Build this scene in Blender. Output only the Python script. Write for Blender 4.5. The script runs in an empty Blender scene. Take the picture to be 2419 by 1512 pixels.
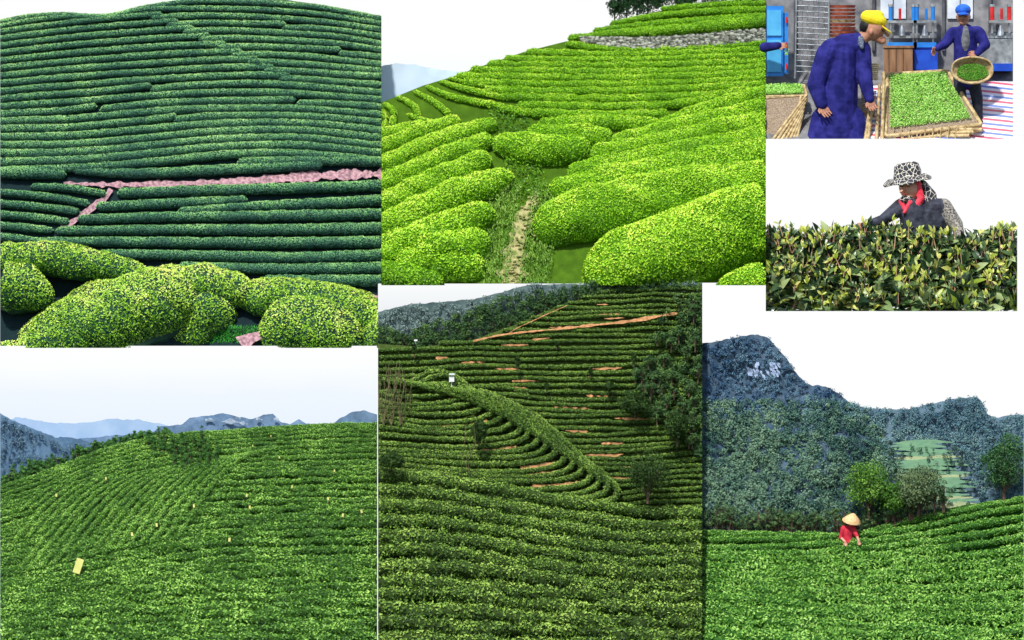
import bpy, math, numpy as np
from mathutils import Vector
rng=np.random.default_rng(7)
SC=bpy.context.scene
SC.view_settings.view_transform='Standard'; SC.view_settings.look='None'; SC.view_settings.exposure=0
def W(px,py,y):
    px,py,y=np.broadcast_arrays(np.asarray(px,float),np.asarray(py,float),np.asarray(y,float))
    return np.stack([px/100-12.095,y,7.56-py/100],-1)
def lin(c,g=1.):
    c=np.array(c,float)/255
    return tuple(np.minimum(np.where(c<=.04045,c/12.92,((c+.055)/1.055)**2.4)*g,.95))
# ---------------- noise
def hsh(i,j,s):
    v=np.sin(i*127.1+j*311.7+s*74.7)*43758.5453
    return v-np.floor(v)
def vn(x,y,s=0):
    xi=np.floor(x);yi=np.floor(y);fx=x-xi;fy=y-yi
    fx=fx*fx*(3-2*fx);fy=fy*fy*(3-2*fy)
    a=hsh(xi,yi,s);b=hsh(xi+1,yi,s);c=hsh(xi,yi+1,s);d=hsh(xi+1,yi+1,s)
    return 2*((a*(1-fx)+b*fx)*(1-fy)+(c*(1-fx)+d*fx)*fy)-1
def fbm(x,y,s=0,o=3):
    r=0;a=.6
    for k in range(o):
        r=r+a*vn(x*2**k,y*2**k,s+k*5.3);a*=.5
    return r
def nrm(v): return v/np.maximum(np.linalg.norm(v,axis=-1,keepdims=True),1e-9)
# ---------------- mesh builder
class MB:
    def __init__(s): s.V=[];s.F=[];s.n=0
    def add(s,V,F,mat=0,tint=.5,smooth=False):
        V=np.asarray(V,float).reshape(-1,3);F=np.asarray(F,int)
        s.V.append(V)
        s.F.append((F+s.n,np.broadcast_to(np.asarray(mat),(len(F),)),np.broadcast_to(np.asarray(tint,float),(len(F),)),smooth)); s.n+=len(V)
    def build(s,name,mats,parent=None,clip=None):
        V=np.concatenate(s.V)
        if clip:
            V[:,0]=np.clip(V[:,0],clip[0]/100-12.095,clip[1]/100-12.095)
            if len(clip)>2: V[:,2]=np.maximum(V[:,2],7.56-clip[2]/100)
        loops=np.concatenate([f[0].ravel() for f in s.F])
        tot=np.concatenate([np.full(len(f[0]),f[0].shape[1]) for f in s.F])
        start=np.concatenate([[0],np.cumsum(tot)[:-1]])
        me=bpy.data.meshes.new(name)
        me.vertices.add(len(V)); me.vertices.foreach_set('co',V.ravel().astype('f'))
        me.loops.add(len(loops)); me.loops.foreach_set('vertex_index',loops.astype('i'))
        me.polygons.add(len(tot)); me.polygons.foreach_set('loop_start',start.astype('i'))
        for m in mats: me.materials.append(m)
        me.polygons.foreach_set('material_index',np.concatenate([f[1] for f in s.F]).astype('i'))
        me.polygons.foreach_set('use_smooth',np.concatenate([np.full(len(f[0]),f[3]) for f in s.F]))
        at=me.attributes.new('tint','FLOAT','FACE'); at.data.foreach_set('value',np.concatenate([f[2] for f in s.F]).astype('f'))
        me.update(calc_edges=True)
        ob=bpy.data.objects.new(name,me); SC.collection.objects.link(ob)
        if parent: ob.parent=parent
        return ob
def empty(name):
    e=bpy.data.objects.new(name,None); SC.collection.objects.link(e); return e
# ---------------- materials
def newmat(name):
    m=bpy.data.materials.new(name); m.use_nodes=True; nt=m.node_tree; nt.nodes.clear()
    o=nt.nodes.new('ShaderNodeOutputMaterial'); return m,nt,o
def ramp(nt,stops):
    r=nt.nodes.new('ShaderNodeValToRGB'); e=r.color_ramp.elements
    while len(e)<len(stops): e.new(.5)
    for i,(p,c) in enumerate(stops):
        e[i].position=p; e[i].color=(*c,1)
    return r
def foliage(name,cols,rough=.5,spec=.35,nscale=6,namp=.35,trans=.0,gain=1.):
    m,nt,o=newmat(name); L=nt.links
    a=nt.nodes.new('ShaderNodeAttribute'); a.attribute_name='tint'
    tc=nt.nodes.new('ShaderNodeTexCoord'); n=nt.nodes.new('ShaderNodeTexNoise'); n.inputs['Scale'].default_value=nscale; n.inputs['Detail'].default_value=5
    L.new(tc.outputs['Object'],n.inputs['Vector'])
    ma=nt.nodes.new('ShaderNodeMath'); ma.operation='MULTIPLY_ADD'; ma.inputs[1].default_value=namp*2; L.new(n.outputs['Fac'],ma.inputs[0])
    s=nt.nodes.new('ShaderNodeMath'); s.operation='SUBTRACT'; L.new(a.outputs['Fac'],s.inputs[0]); s.inputs[1].default_value=namp
    L.new(s.outputs[0],ma.inputs[2])
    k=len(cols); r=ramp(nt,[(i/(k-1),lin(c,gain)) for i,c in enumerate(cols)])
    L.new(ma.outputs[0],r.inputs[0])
    b=nt.nodes.new('ShaderNodeBsdfPrincipled'); b.inputs['Roughness'].default_value=rough; b.inputs['Specular IOR Level'].default_value=spec
    L.new(r.outputs[0],b.inputs['Base Color'])
    if trans:
        t=nt.nodes.new('ShaderNodeBsdfTranslucent'); L.new(r.outputs[0],t.inputs[0])
        mx=nt.nodes.new('ShaderNodeMixShader'); mx.inputs[0].default_value=trans
        L.new(b.outputs[0],mx.inputs[1]); L.new(t.outputs[0],mx.inputs[2]); L.new(mx.outputs[0],o.inputs[0])
    else: L.new(b.outputs[0],o.inputs[0])
    return m
def solid(name,c1,c2=None,scale=5,rough=.7,metal=0,bump=.2,spec=.3,stretch=(1,1,1)):
    m,nt,o=newmat(name); L=nt.links
    c2=c2 or tuple(x*.7 for x in c1)
    tc=nt.nodes.new('ShaderNodeTexCoord'); mp=nt.nodes.new('ShaderNodeMapping'); mp.inputs['Scale'].default_value=stretch
    L.new(tc.outputs['Object'],mp.inputs[0])
    n=nt.nodes.new('ShaderNodeTexNoise'); n.inputs['Scale'].default_value=scale; n.inputs['Detail'].default_value=6; out=n.outputs['Fac']
    L.new(mp.outputs[0],n.inputs['Vector'])
    r=ramp(nt,[(.35,lin(c2)),(.65,lin(c1))]); L.new(out,r.inputs[0])
    b=nt.nodes.new('ShaderNodeBsdfPrincipled'); b.inputs['Roughness'].default_value=rough; b.inputs['Metallic'].default_value=metal; b.inputs['Specular IOR Level'].default_value=spec
    L.new(r.outputs[0],b.inputs['Base Color'])
    if bump:
        bp=nt.nodes.new('ShaderNodeBump'); bp.inputs['Strength'].default_value=bump; bp.inputs['Distance'].default_value=.05
        L.new(out,bp.inputs['Height']); L.new(bp.outputs[0],b.inputs['Normal'])
    L.new(b.outputs[0],o.inputs[0]); return m
def skymat(name,stops,z0,z1,cloud=.0):
    m,nt,o=newmat(name); L=nt.links
    tc=nt.nodes.new('ShaderNodeTexCoord'); sp=nt.nodes.new('ShaderNodeSeparateXYZ'); L.new(tc.outputs['Object'],sp.inputs[0])
    mr=nt.nodes.new('ShaderNodeMapRange'); mr.inputs[1].default_value=z0; mr.inputs[2].default_value=z1; L.new(sp.outputs[2],mr.inputs[0])
    n=nt.nodes.new('ShaderNodeTexNoise'); n.inputs['Scale'].default_value=.7; n.inputs['Detail'].default_value=4
    mp=nt.nodes.new('ShaderNodeMapping'); mp.inputs['Scale'].default_value=(.6,1,2.2); L.new(tc.outputs['Object'],mp.inputs[0]); L.new(mp.outputs[0],n.inputs['Vector'])
    ad=nt.nodes.new('ShaderNodeMath'); ad.operation='MULTIPLY_ADD'; ad.inputs[1].default_value=cloud; L.new(n.outputs['Fac'],ad.inputs[0]); L.new(mr.outputs[0],ad.inputs[2])
    r=ramp(nt,[(p,lin(c,1.06)) for p,c in stops]); L.new(ad.outputs[0],r.inputs[0])
    for e in r.color_ramp.elements: e.color=[min(1,v*1.06) for v in e.color[:3]]+[1]
    e=nt.nodes.new('ShaderNodeEmission'); L.new(r.outputs[0],e.inputs[0]); L.new(e.outputs[0],o.inputs[0]); return m
# ---------------- shape helpers
def path(pts,step=6):
    p=np.array(pts,float); d=np.r_[0,np.cumsum(np.hypot(*np.diff(p[:,:2],axis=0).T))]; L=d[-1]
    n=max(5,int(L/step)); t=np.linspace(0,L,n); q=np.stack([np.interp(t,d,p[:,k]) for k in range(p.shape[1])],1)
    k=int(L/len(p)/(L/n)*.5)
    if len(p)>2 and k>1:
        k=min(k,n-2)
        for _ in range(2):
            a=2*q[0]-q[k:0:-1]; b=2*q[-1]-q[-2:-k-2:-1]
            z=np.concatenate([a,q,b]); c=np.cumsum(np.r_[np.zeros((1,z.shape[1])),z],0); w=2*k+1
            q=(c[w:]-c[:-w])/w
    return q
def leaves(mb,P,N,size,tint,mat=1,spread=.7,aspect=.5,tdir=None):
    n=len(P)
    if n==0: return
    d=nrm(N+rng.normal(0,spread,(n,3)))
    r=rng.normal(size=(n,3)) if tdir is None else np.array(tdir)+rng.normal(0,.3,(n,3))
    b=nrm(np.cross(d,r)); t=np.cross(b,d)
    L=(np.asarray(size)*rng.uniform(.7,1.3,n))[:,None]; Wd=L*aspect
    V=np.stack([P-t*L/2,P+b*Wd/2+d*Wd*.12,P+t*L/2,P-b*Wd/2+d*Wd*.12],1)
    F=np.arange(4*n).reshape(n,4); mb.add(V,F,mat,tint)
def tube(mb,pts,D,base=0,leaf=1,cov=1.0,ls=.05,amp=.14,cap=(1,1),flat=.95,deep=1.,tint=(.25,.75),yoff=0,nr=12,spread=.6,fr=1.2,pt=.25,aspect=.5,top=.15):
    q=path(pts,6); C=W(q[:,0],q[:,1],D(q[:,0],q[:,1])+yoff)
    T=nrm(np.gradient(C,axis=0)); F=np.array([0,-1.,0])
    e2=nrm(F-T*(T@F)[:,None]); e1=np.cross(T,e2); e1*=np.where(e1[:,2:3]<0,-1,1)
    s=np.r_[0,np.cumsum(np.linalg.norm(np.diff(C,axis=0),axis=1))]; r=q[:,2]/100
    for c,ss in ((cap[0],s),(cap[1],s[-1]-s)):
        if c: f=np.clip(ss/(1.1*r),0,1); r=r*np.sqrt(np.maximum(1-(1-f)**2,1e-4))
    sd=rng.uniform(0,99); g=fr/np.maximum(np.mean(q[:,2])/100,.05)
    def rad(rr,s_,th): return rr*(1+amp*fbm(s_*g*.6+np.cos(th)*.9+sd,np.sin(th)*.9+sd,3))
    th=np.linspace(0,2*np.pi,nr,endpoint=False)
    R=rad(r[:,None],s[:,None],th[None])[...,None]
    V=C[:,None]+R*(np.cos(th)[None,:,None]*flat*e1[:,None]+np.sin(th)[None,:,None]*deep*e2[:,None])
    V=np.concatenate([np.repeat(C[:1,None],nr,1),V,np.repeat(C[-1:,None],nr,1)],0); n=len(V)
    i=np.arange(n-1)[:,None]*nr; j=np.arange(nr)[None]; j2=(j+1)%nr
    mb.add(V,np.stack([i+j,i+j2,i+nr+j2,i+nr+j],-1).reshape(-1,4),base,.5,True)
    A=np.sum(np.diff(s)*(r[1:]+r[:-1])/2)*3.5
    m=int(cov*A/(.5*aspect*ls*ls))
    w=np.r_[0,np.cumsum((r[1:]+r[:-1])/2*np.diff(s))]
    ii=np.interp(rng.uniform(0,w[-1],m),w,np.arange(len(s)))
    f=lambda a: np.stack([np.interp(ii,np.arange(len(s)),a[:,k]) for k in range(a.shape[1])],1)
    c=f(C);a1=f(e1);a2=f(e2);s1=f(s[:,None])[:,0];r1=f(r[:,None])[:,0]
    t=rng.uniform(-1.0,2.5,m); rr=(rad(r1,s1,t)+rng.uniform(-.2,.5,m)*ls)[:,None]
    dn=np.cos(t)[:,None]*a1+np.sin(t)[:,None]*a2
    P=c+rr*(np.cos(t)[:,None]*flat*a1+np.sin(t)[:,None]*deep*a2)
    tt=rng.uniform(tint[0],tint[1],m)+pt*fbm(P[:,0]*1.7,P[:,2]*1.7,9)+top*np.cos(t)  # tint rises towards the top: young shoots, plus sunlit-top contrast painted in
    leaves(mb,P,dn,ls,tt,leaf,spread,aspect)
def I(pts):
    a=np.array(pts,float); return lambda x: np.interp(x,a[:,0],a[:,1])
def sheet(mb,x0,x1,top,bot,D,nx=120,nz=80,mat=0,amp=.1,f=2.,rough=0,tint=.5,sd=0):
    px=np.linspace(x0,x1,nx)[None]; t=np.linspace(0,1,nz)[:,None]
    tp=top(px)+rough*fbm(px/12,px*0+sd,sd); py=tp*(1-t)+bot(px)*t; px=px+0*py
    y=D(px,py)+amp*fbm(px/100*f,py/100*f+sd,4)
    V=W(px,py,y); i=np.arange(nz-1)[:,None]*nx; j=np.arange(nx-1)[None]
    mb.add(V,np.stack([i+j,i+nx+j,i+nx+j+1,i+j+1],-1).reshape(-1,4),mat,tint,True)
def ribbon(mb,pts,D,mat=0,yoff=-.06,amp=.25,tint=.5,n=5,sc=15.):
    q=path(pts,5); t=np.linspace(-1,1,n)[None]
    w=q[:,2:3]*np.maximum(.04,1+amp*fbm(q[:,0:1]/sc,q[:,1:2]/sc,2)+.3*amp*fbm(q[:,0:1]/5,q[:,1:2]/5,12))
    tx=np.gradient(q[:,0]);ty=np.gradient(q[:,1]);l=np.hypot(tx,ty)
    px=q[:,0:1]-(ty/l)[:,None]*t*w; py=q[:,1:2]+(tx/l)[:,None]*t*w
    V=W(px,py,D(px,py)+yoff+.02*fbm(px/8,py/8,1)); m=len(q)
    i=np.arange(m-1)[:,None]*n; j=np.arange(n-1)[None]
    mb.add(V,np.stack([i+j,i+j+1,i+n+j+1,i+n+j],-1).reshape(-1,4),mat,tint,True)
def scatter(mb,x0,x1,y0,y1,cond,D,n,ls,tint,mat=1,N=(0,-.6,.8),spread=.7,off=-.03,aspect=.5,tdir=None):
    px=rng.uniform(x0,x1,n);py=rng.uniform(y0,y1,n);k=cond(px,py);px=px[k];py=py[k]
    P=W(px,py,D(px,py)+off); leaves(mb,P,np.tile(np.array(N,float),(len(P),1)),ls,rng.uniform(tint[0],tint[1],len(P))+.25*fbm(px/60,py/60,4),mat,spread,aspect,tdir)
def clumps(mb,C,R,nl,size,tint,mat=1,flat=1.,spread=.5,var=.12):
    n=len(C); R=np.broadcast_to(np.asarray(R,float),(n,))
    d=nrm(rng.normal(size=(n,nl,3))+np.array([0,-.25,.35])); ra=rng.uniform(.55,1.08,(n,nl,1))
    P=C[:,None]+d*ra*R[:,None,None]*np.array([1,1,flat])
    t=np.broadcast_to(np.asarray(tint,float),(n,))[:,None]+rng.normal(0,var,(n,1))+rng.uniform(-.15,.15,(n,nl))
    leaves(mb,P.reshape(-1,3),d.reshape(-1,3),size,t.ravel(),mat,spread)
def forest(mb,x0,x1,y0,y1,cond,D,n,R,nl,size,tint,mat=1,flat=1.1,var=.15,pv=.25):
    px=rng.uniform(x0,x1,n);py=rng.uniform(y0,y1,n);k=cond(px,py);px=px[k];py=py[k]
    clumps(mb,W(px,py,D(px,py)-.03),rng.uniform(R*.6,R*1.3,len(px)),nl,size,tint+pv*fbm(px/70,py/70,8),mat,flat,var=var)
def limb(mb,p0,p1,r0,r1,mat=0,n=8,tint=.5,smooth=True):
    p0=np.array(p0,float);p1=np.array(p1,float);t=nrm(p1-p0)
    a=nrm(np.cross(t,[0,0,1.] if abs(t[2])<.9 else [1.,0,0]));b=np.cross(t,a)
    th=np.linspace(0,2*np.pi,n,endpoint=False)[:,None]; c=np.cos(th)*a+np.sin(th)*b
    V=np.concatenate([p0+c*r0,p1+c*r1,[p0],[p1]]); j=np.arange(n);j2=(j+1)%n
    mb.add(V,np.stack([j,j2,n+j2,n+j],1),mat,tint,smooth)
    mb.add(V,np.stack([j2,j,0*j+2*n],1),mat,tint); mb.add(V,np.stack([n+j,n+j2,0*j+2*n+1],1),mat,tint)
def box(mb,x0,x1,y0,y1,d0,d1,mat=0,tint=.5):
    V=[W(x,y,d) for x in (x0,x1) for y in (y1,y0) for d in (d0,d1)]
    mb.add(V,[[0,1,3,2],[4,6,7,5],[0,4,5,1],[2,3,7,6],[0,2,6,4],[1,5,7,3]],mat,tint)
def addtree(mb,px,py,h,w,y,nc=26,nl=70,ls=.06,tint=.5,tv=.22,conifer=False,trunk=0,leaf=1,cr=.3):
    b=W(px,py,y); H=h/100;Wd=w/100
    limb(mb,b-[0,0,.05],b+[0,0,H*.8],max(.02,H*.03),.008,trunk)
    k=rng.uniform(0,1,nc)
    if conifer:
        rr=Wd/2*(1-k)*.9+.01; a=rng.uniform(0,6.28,nc)
        C=b+np.stack([np.cos(a)*rr*.6,np.sin(a)*rr*.6,H*(tv+(1-tv)*k)],1); R=rr*.5+.03
    else:
        d=nrm(rng.normal(size=(nc,3)))*rng.uniform(.25,1,(nc,1))**.6
        C=b+np.array([0,0,H*(tv+(1-tv)/2)])+d*np.array([Wd/2*.8,Wd/2*.7,H*(1-tv)/2*.82]); R=rng.uniform(.6,1.2,nc)*Wd*cr*.5
        for i in range(min(8,nc)): limb(mb,b+[0,0,H*(tv+.1*(i%3))],C[i],H*.012+.006,.005,trunk,6)
    clumps(mb,C,R,nl,ls,tint,leaf,.85,var=.14)
# ---------------- figures (tapered volumes fused into one skin)
def capsule(p0,r0,p1,r1,n=14):
    p0=np.array(p0,float);p1=np.array(p1,float);t=nrm(p1-p0)
    a=nrm(np.cross(t,[0,0,1.] if abs(t[2])<.9 else [1.,0,0]));b=np.cross(t,a)
    th=np.linspace(0,2*np.pi,n,endpoint=False)[:,None]; c=np.cos(th)*a+np.sin(th)*b; rings=[]
    for f in np.linspace(-90,0,5)[1:]: f=math.radians(f); rings.append(p0+t*r0*math.sin(f)+c*r0*math.cos(f))
    for f in np.linspace(0,90,5)[:-1]: f=math.radians(f); rings.append(p1+t*r1*math.sin(f)+c*r1*math.cos(f))
    m=len(rings);V=np.concatenate(rings+[[p0-t*r0],[p1+t*r1]]);i=np.arange(m-1)[:,None]*n;j=np.arange(n)[None];j2=(j+1)%n
    F=[list(x) for x in np.stack([i+j,i+j2,i+n+j2,i+n+j],-1).reshape(-1,4)]
    for k in range(n): F.append([(k+1)%n,k,m*n]); F.append([(m-1)*n+k,(m-1)*n+(k+1)%n,m*n+1])
    return V,F
def rotm(deg):
    a=math.radians(deg); return np.array([[math.cos(a),0,math.sin(a)],[0,1,0],[-math.sin(a),0,math.cos(a)]])
def figure(name,prims,voxel,mats,parent=None,sm=3):
    V=[];F=[];n=0
    for p in prims:
        if p[0]=='c': v,f=capsule(p[1],p[2],p[3],p[4])
        else:
            v,f=capsule((0,0,-1e-4),1,(0,0,1e-4),1,20); v=(v*np.array(p[2]))@rotm(p[3]).T+np.array(p[1])
        V.append(v);F+=[[k+n for k in q] for q in f];n+=len(v)
    me=bpy.data.meshes.new(name+'_t'); me.from_pydata(np.concatenate(V).tolist(),[],F)
    ob=bpy.data.objects.new(name+'_t',me); SC.collection.objects.link(ob)
    md=ob.modifiers.new('r','REMESH'); md.mode='VOXEL'; md.voxel_size=voxel; md.use_smooth_shade=True
    s=ob.modifiers.new('s','SMOOTH'); s.iterations=sm; s.factor=.5
    dg=bpy.context.evaluated_depsgraph_get(); m2=bpy.data.meshes.new_from_object(ob.evaluated_get(dg))
    bpy.data.objects.remove(ob); m2.name=name; m2.materials.clear()
    for m in mats: m2.materials.append(m)
    k=len(m2.polygons); c=np.empty(k*3,'f'); m2.polygons.foreach_get('center',c); c=c.reshape(-1,3).astype(float)
    ds=[];mi=[]
    for p in prims:
        if p[0]=='c':
            a=np.array(p[1],float);b=np.array(p[3],float);d=b-a;t=np.clip((c-a)@d/max(d@d,1e-9),0,1)
            ds.append(np.linalg.norm(c-a-t[:,None]*d,axis=1)-(p[2]+(p[4]-p[2])*t));mi.append(p[5])
        else:
            q=(c-np.array(p[1]))@rotm(p[3])/np.array(p[2]); ds.append((np.linalg.norm(q,axis=1)-1)*min(p[2]));mi.append(p[4])
    m2.polygons.foreach_set('material_index',np.array(mi)[np.argmin(np.array(ds),0)].astype('i'))
    m2.polygons.foreach_set('use_smooth',np.ones(k,bool))
    o=bpy.data.objects.new(name,m2); SC.collection.objects.link(o)
    if parent: o.parent=parent
    return o
def hand(w,d,u,s,m,curl=.5):
    w=np.array(w,float);d=nrm(np.array(d,float));u=np.array(u,float);u=nrm(u-d*(u@d));n=np.cross(d,u);P=[]
    for k,(o,l) in enumerate(((-.24,.40),(-.08,.46),(.08,.43),(.24,.33))):
        P.append(('c',w+u*o*s*.4,.085*s,w+d*.42*s+u*o*s,.075*s,m))
        a=w+d*.44*s+u*o*s; b=a+nrm(d+n*curl*.5)*l*s*.5; e=b+nrm(d+n*curl*1.6)*l*s*.5
        P+= [('c',a,.062*s,b,.055*s,m),('c',b,.055*s,e,.044*s,m)]
    a=w+d*.12*s-u*.2*s; b=a+nrm(d*.7-u*.8)*.22*s; e=b+nrm(d-u*.2+n*.5)*.2*s
    P+=[('c',a,.08*s,b,.065*s,m),('c',b,.062*s,e,.05*s,m)]
    return P
# ---------------- world / sun / camera
EL,AZ=52,200
w=bpy.data.worlds.new("World"); SC.world=w; w.use_nodes=True; nt=w.node_tree
sk=nt.nodes.new('ShaderNodeTexSky'); sk.sky_type='NISHITA'; sk.sun_disc=False; sk.sun_elevation=math.radians(EL); sk.sun_rotation=math.radians(AZ)
bg=nt.nodes['Background']; nt.links.new(sk.outputs[0],bg.inputs[0]); bg.inputs[1].default_value=.15
sl=bpy.data.lights.new('sun','SUN'); sl.energy=4.6; sl.angle=math.radians(3); sl.color=(1,.97,.9)
so=bpy.data.objects.new('sun',sl); SC.collection.objects.link(so)
e_,a_=math.radians(EL),math.radians(AZ)
so.rotation_euler=Vector((math.sin(a_)*math.cos(e_),math.cos(a_)*math.cos(e_),math.sin(e_))).to_track_quat('Z','Y').to_euler()
cd=bpy.data.cameras.new('camera'); cd.type='ORTHO'; cd.ortho_scale=24.19; cd.clip_end=300
co=bpy.data.objects.new('camera',cd); SC.collection.objects.link(co); co.location=(0,-40,0); co.rotation_euler=(math.pi/2,0,0); SC.camera=co
# ---------------- skies
def board(name,rects,y,mat):
    mb=MB()
    for x0,x1,y0,y1 in rects: mb.add([W(x0,y1,y),W(x1,y1,y),W(x1,y0,y),W(x0,y0,y)],[[0,1,2,3]])
    return mb.build(name,[mat])
WHITE=skymat('sky_white',[(0,(255,255,255)),(1,(255,255,255))],-1,1)
board('sky',[(-2500,5000,-2500,4000)],9.7,WHITE)
board('sky',[(1659,2419,725,1540),(1659,1809,668,725)],4.03,WHITE)
board('sky',[(1809,2403,328,740)],6.02,WHITE)
board('sky',[(0-300,891,817,1540)],4.03,skymat('sky_pale',[(0,(222,232,246)),(.45,(228,235,246)),(.8,(240,243,249)),(1,(250,251,254))],7.56-10.0,7.56-8.0,.25))
board('sky',[(893,1659,670,1540)],4.03,skymat('sky_grey',[(0,(222,226,228)),(1,(238,240,241))],0,.9,.1))
board('sky',[(901,1340,40,668)],9.62,skymat('sky_haze',[(0,(205,222,240)),(.5,(238,243,250)),(.9,(255,255,255))],5.3,6.6,.1))
BARK=solid('bark',(95,80,62),(60,48,38),9)
# ======================= PANEL 1 : hill of clipped tea hedges
D1=lambda x,y: 9.3-5.0*np.asarray(y,float)/815
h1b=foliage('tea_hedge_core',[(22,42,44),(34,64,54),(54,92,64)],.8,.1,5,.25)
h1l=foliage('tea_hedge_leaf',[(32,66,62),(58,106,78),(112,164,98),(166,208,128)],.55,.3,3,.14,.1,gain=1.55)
f1l=foliage('tea_bush_leaf_bright',[(40,84,20),(94,148,34),(156,200,54),(214,236,120)],.4,.5,4,.14,.2,gain=1.3)
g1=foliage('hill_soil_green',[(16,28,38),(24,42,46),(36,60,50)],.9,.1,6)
path1=solid('mauve_soil',(196,154,160),(126,96,106),14,.9,bump=.6)
mb=MB(); top1=I([(0,48),(60,34),(150,28),(200,34),(270,40),(330,14),(420,2),(480,-6),(640,-6),(720,6),(800,18),(901,40)])
sheet(mb,0,901,top1,I([(0,840),(901,840)]),lambda x,y:D1(x,y)+.1,140,100,0,.05,2)
mb.build('hillside',[g1],clip=(0,901,822))
mb=MB()
ribbon(mb,[(150,432,3),(230,437,6),(400,435,7),(600,427,8),(770,413,10),(901,411,12)],D1,0,-.0,.9)
ribbon(mb,[(262,446,5),(256,464,6),(215,492,6),(180,520,6),(145,538,5)],D1,0,-.0,.8)
ribbon(mb,[(570,815,22),(590,800,14),(620,790,8)],lambda x,y:D1(x,y)-.1,0,-.05)
ribbon(mb,[(780,694,6),(901,708,10)],D1,0,-.02,.5)
mb.build('dirt_path',[path1],clip=(0,901,822))
mb=MB(); N=21
for i in range(N):
    s=i/(N-1); yl=50+s**1.12*354; yr=44+s**1.08*332; ym=2+s**1.02*374
    A=np.array([[0,450,901],[yl,ym,yr]]); cf=np.polyfit(A[0],A[1],2)
    xs=np.linspace(0,901,16); ys=np.polyval(cf,xs)+7*fbm(xs/150,xs*0+i*.23,1)+ (10*np.sin(xs/901*np.pi*2.2)*s)
    r=(7.2+4.2*s)*(1+.12*fbm(xs/120,xs*0+i*.9,6))
    segs=[(0,901)]
    if 2<=i<=10:
        xb=360+(i-2)*38; segs=[(0,xb+24),(xb-6,901)]
        if i%3==0: segs=[(0,xb+24),(xb-6,xb+260+i*6),(xb+250+i*6,901)]
    elif i==11: segs=[(0,360),(355,901)]
    elif i==13: segs=[(0,230),(235,700),(700,901)]
    elif i==15: segs=[(0,420),(410,901)]
    for k,(a,b) in enumerate(segs):
        x=np.linspace(a,b,max(4,int((b-a)/60))); y=np.interp(x,xs,ys)+(5*np.exp(-((x-a)/40)**2) if k else 0)-(5*np.exp(-((x-b)/40)**2) if k<len(segs)-1 else 0)
        y=np.maximum(y,top1(x)+5)
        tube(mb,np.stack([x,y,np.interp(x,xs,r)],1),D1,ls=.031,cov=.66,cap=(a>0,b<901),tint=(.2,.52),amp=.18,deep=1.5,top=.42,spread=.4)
low=[[(170,404,9),(300,414,13),(500,404,14),(765,390,12)],[(0,410,15),(80,410,16),(158,414,13)],[(560,384,12),(760,380,12),(901,384,13)],
[(276,458,13),(450,452,14),(700,446,14),(901,440,14)],[(226,490,12),(400,482,13),(585,472,10)],[(420,500,10),(600,488,12),(750,482,13),(901,474,14)],[(182,520,12),(400,513,13),(640,512,14),(901,507,14)],
[(130,547,11),(400,543,13),(700,545,14),(901,540,15)],[(74,573,12),(300,572,13),(600,576,14),(901,573,15)],[(230,602,12),(450,604,13),(700,612,15),(901,604,15)],[(420,630,12),(650,638,14),(901,634,15)],[(620,662,12),(760,664,14),(901,664,15)],
[(72,442,9),(160,444,11),(252,460,9)],[(0,456,9),(90,462,10),(212,482,9)],[(0,482,10),(100,490,10),(190,502,9)],[(0,508,10),(90,514,10),(165,526,9)],[(0,534,10),(70,540,10),(128,546,9)],[(0,560,10),(50,566,11),(90,572,9)]]
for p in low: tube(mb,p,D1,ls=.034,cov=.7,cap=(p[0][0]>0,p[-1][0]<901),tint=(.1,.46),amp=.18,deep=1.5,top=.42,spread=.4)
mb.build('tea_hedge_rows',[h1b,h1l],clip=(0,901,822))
mb=MB(); Df=lambda x,y: 4.75+0*np.asarray(x,float)
for p,yo in (([(0,612,36),(130,612,44),(260,634,38),(352,655,24)],.25),([(0,670,62),(60,685,62),(125,715,40)],.0),([(20,870,60),(150,800,84),(270,750,104),(400,715,96),(470,710,80)],-.1),
   ([(300,680,36),(420,668,46),(520,680,54),(600,706,46)],.15),([(560,700,46),(690,712,58),(820,740,64),(901,765,60)],.15),([(610,800,50),(715,775,88),(800,800,80),(850,830,60)],-.25),([(840,800,40),(901,800,74)],-.05),([(0,850,40),(60,830,36)],-.2),([(400,800,60),(470,745,80),(560,745,50)],.1)):
    tube(mb,p,Df,ls=.062,cov=1.15,yoff=yo,cap=(p[0][0]>0,p[-1][0]<901),tint=(.2,.75),amp=.24,nr=24,top=.34,fr=1.9)
scatter(mb,470,640,770,820,lambda x,y:y>770,Df,1500,.12,(.2,.7),2,spread=.5,off=-.3,aspect=.15,tdir=(0,0,1))
mb.build('tea_bush',[h1b,f1l,foliage('grass',[(20,80,20),(50,140,40),(90,190,60)],.6)],clip=(0,901,822))
# ======================= PANEL 2 : bright terraces
D2=lambda x,y: 9.3-5.0*np.asarray(y,float)/668
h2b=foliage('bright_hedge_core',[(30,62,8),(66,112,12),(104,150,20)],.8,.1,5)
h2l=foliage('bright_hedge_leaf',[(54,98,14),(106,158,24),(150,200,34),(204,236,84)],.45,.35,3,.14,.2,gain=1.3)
top2=I([(901,242),(1000,202),(1060,184),(1150,152),(1240,122),(1340,97),(1400,84),(1440,60),(1520,34),(1640,10),(1809,2)])
mb=MB(); sheet(mb,901,1809,top2,I([(901,690),(1809,690)]),lambda x,y:D2(x,y)+.05,120,90,0,.05)
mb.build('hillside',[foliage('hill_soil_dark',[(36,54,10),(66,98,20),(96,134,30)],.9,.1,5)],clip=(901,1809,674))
mb=MB(); fh=I([(901,156),(935,149),(985,154),(1030,164),(1070,168),(1340,200)])
sheet(mb,901,1340,fh,I([(901,300),(1340,300)]),lambda x,y:9.55+0*x*y,90,12,0,.02,4,2)
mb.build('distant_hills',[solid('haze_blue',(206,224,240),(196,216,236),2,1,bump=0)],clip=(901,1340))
mb=MB()
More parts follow.
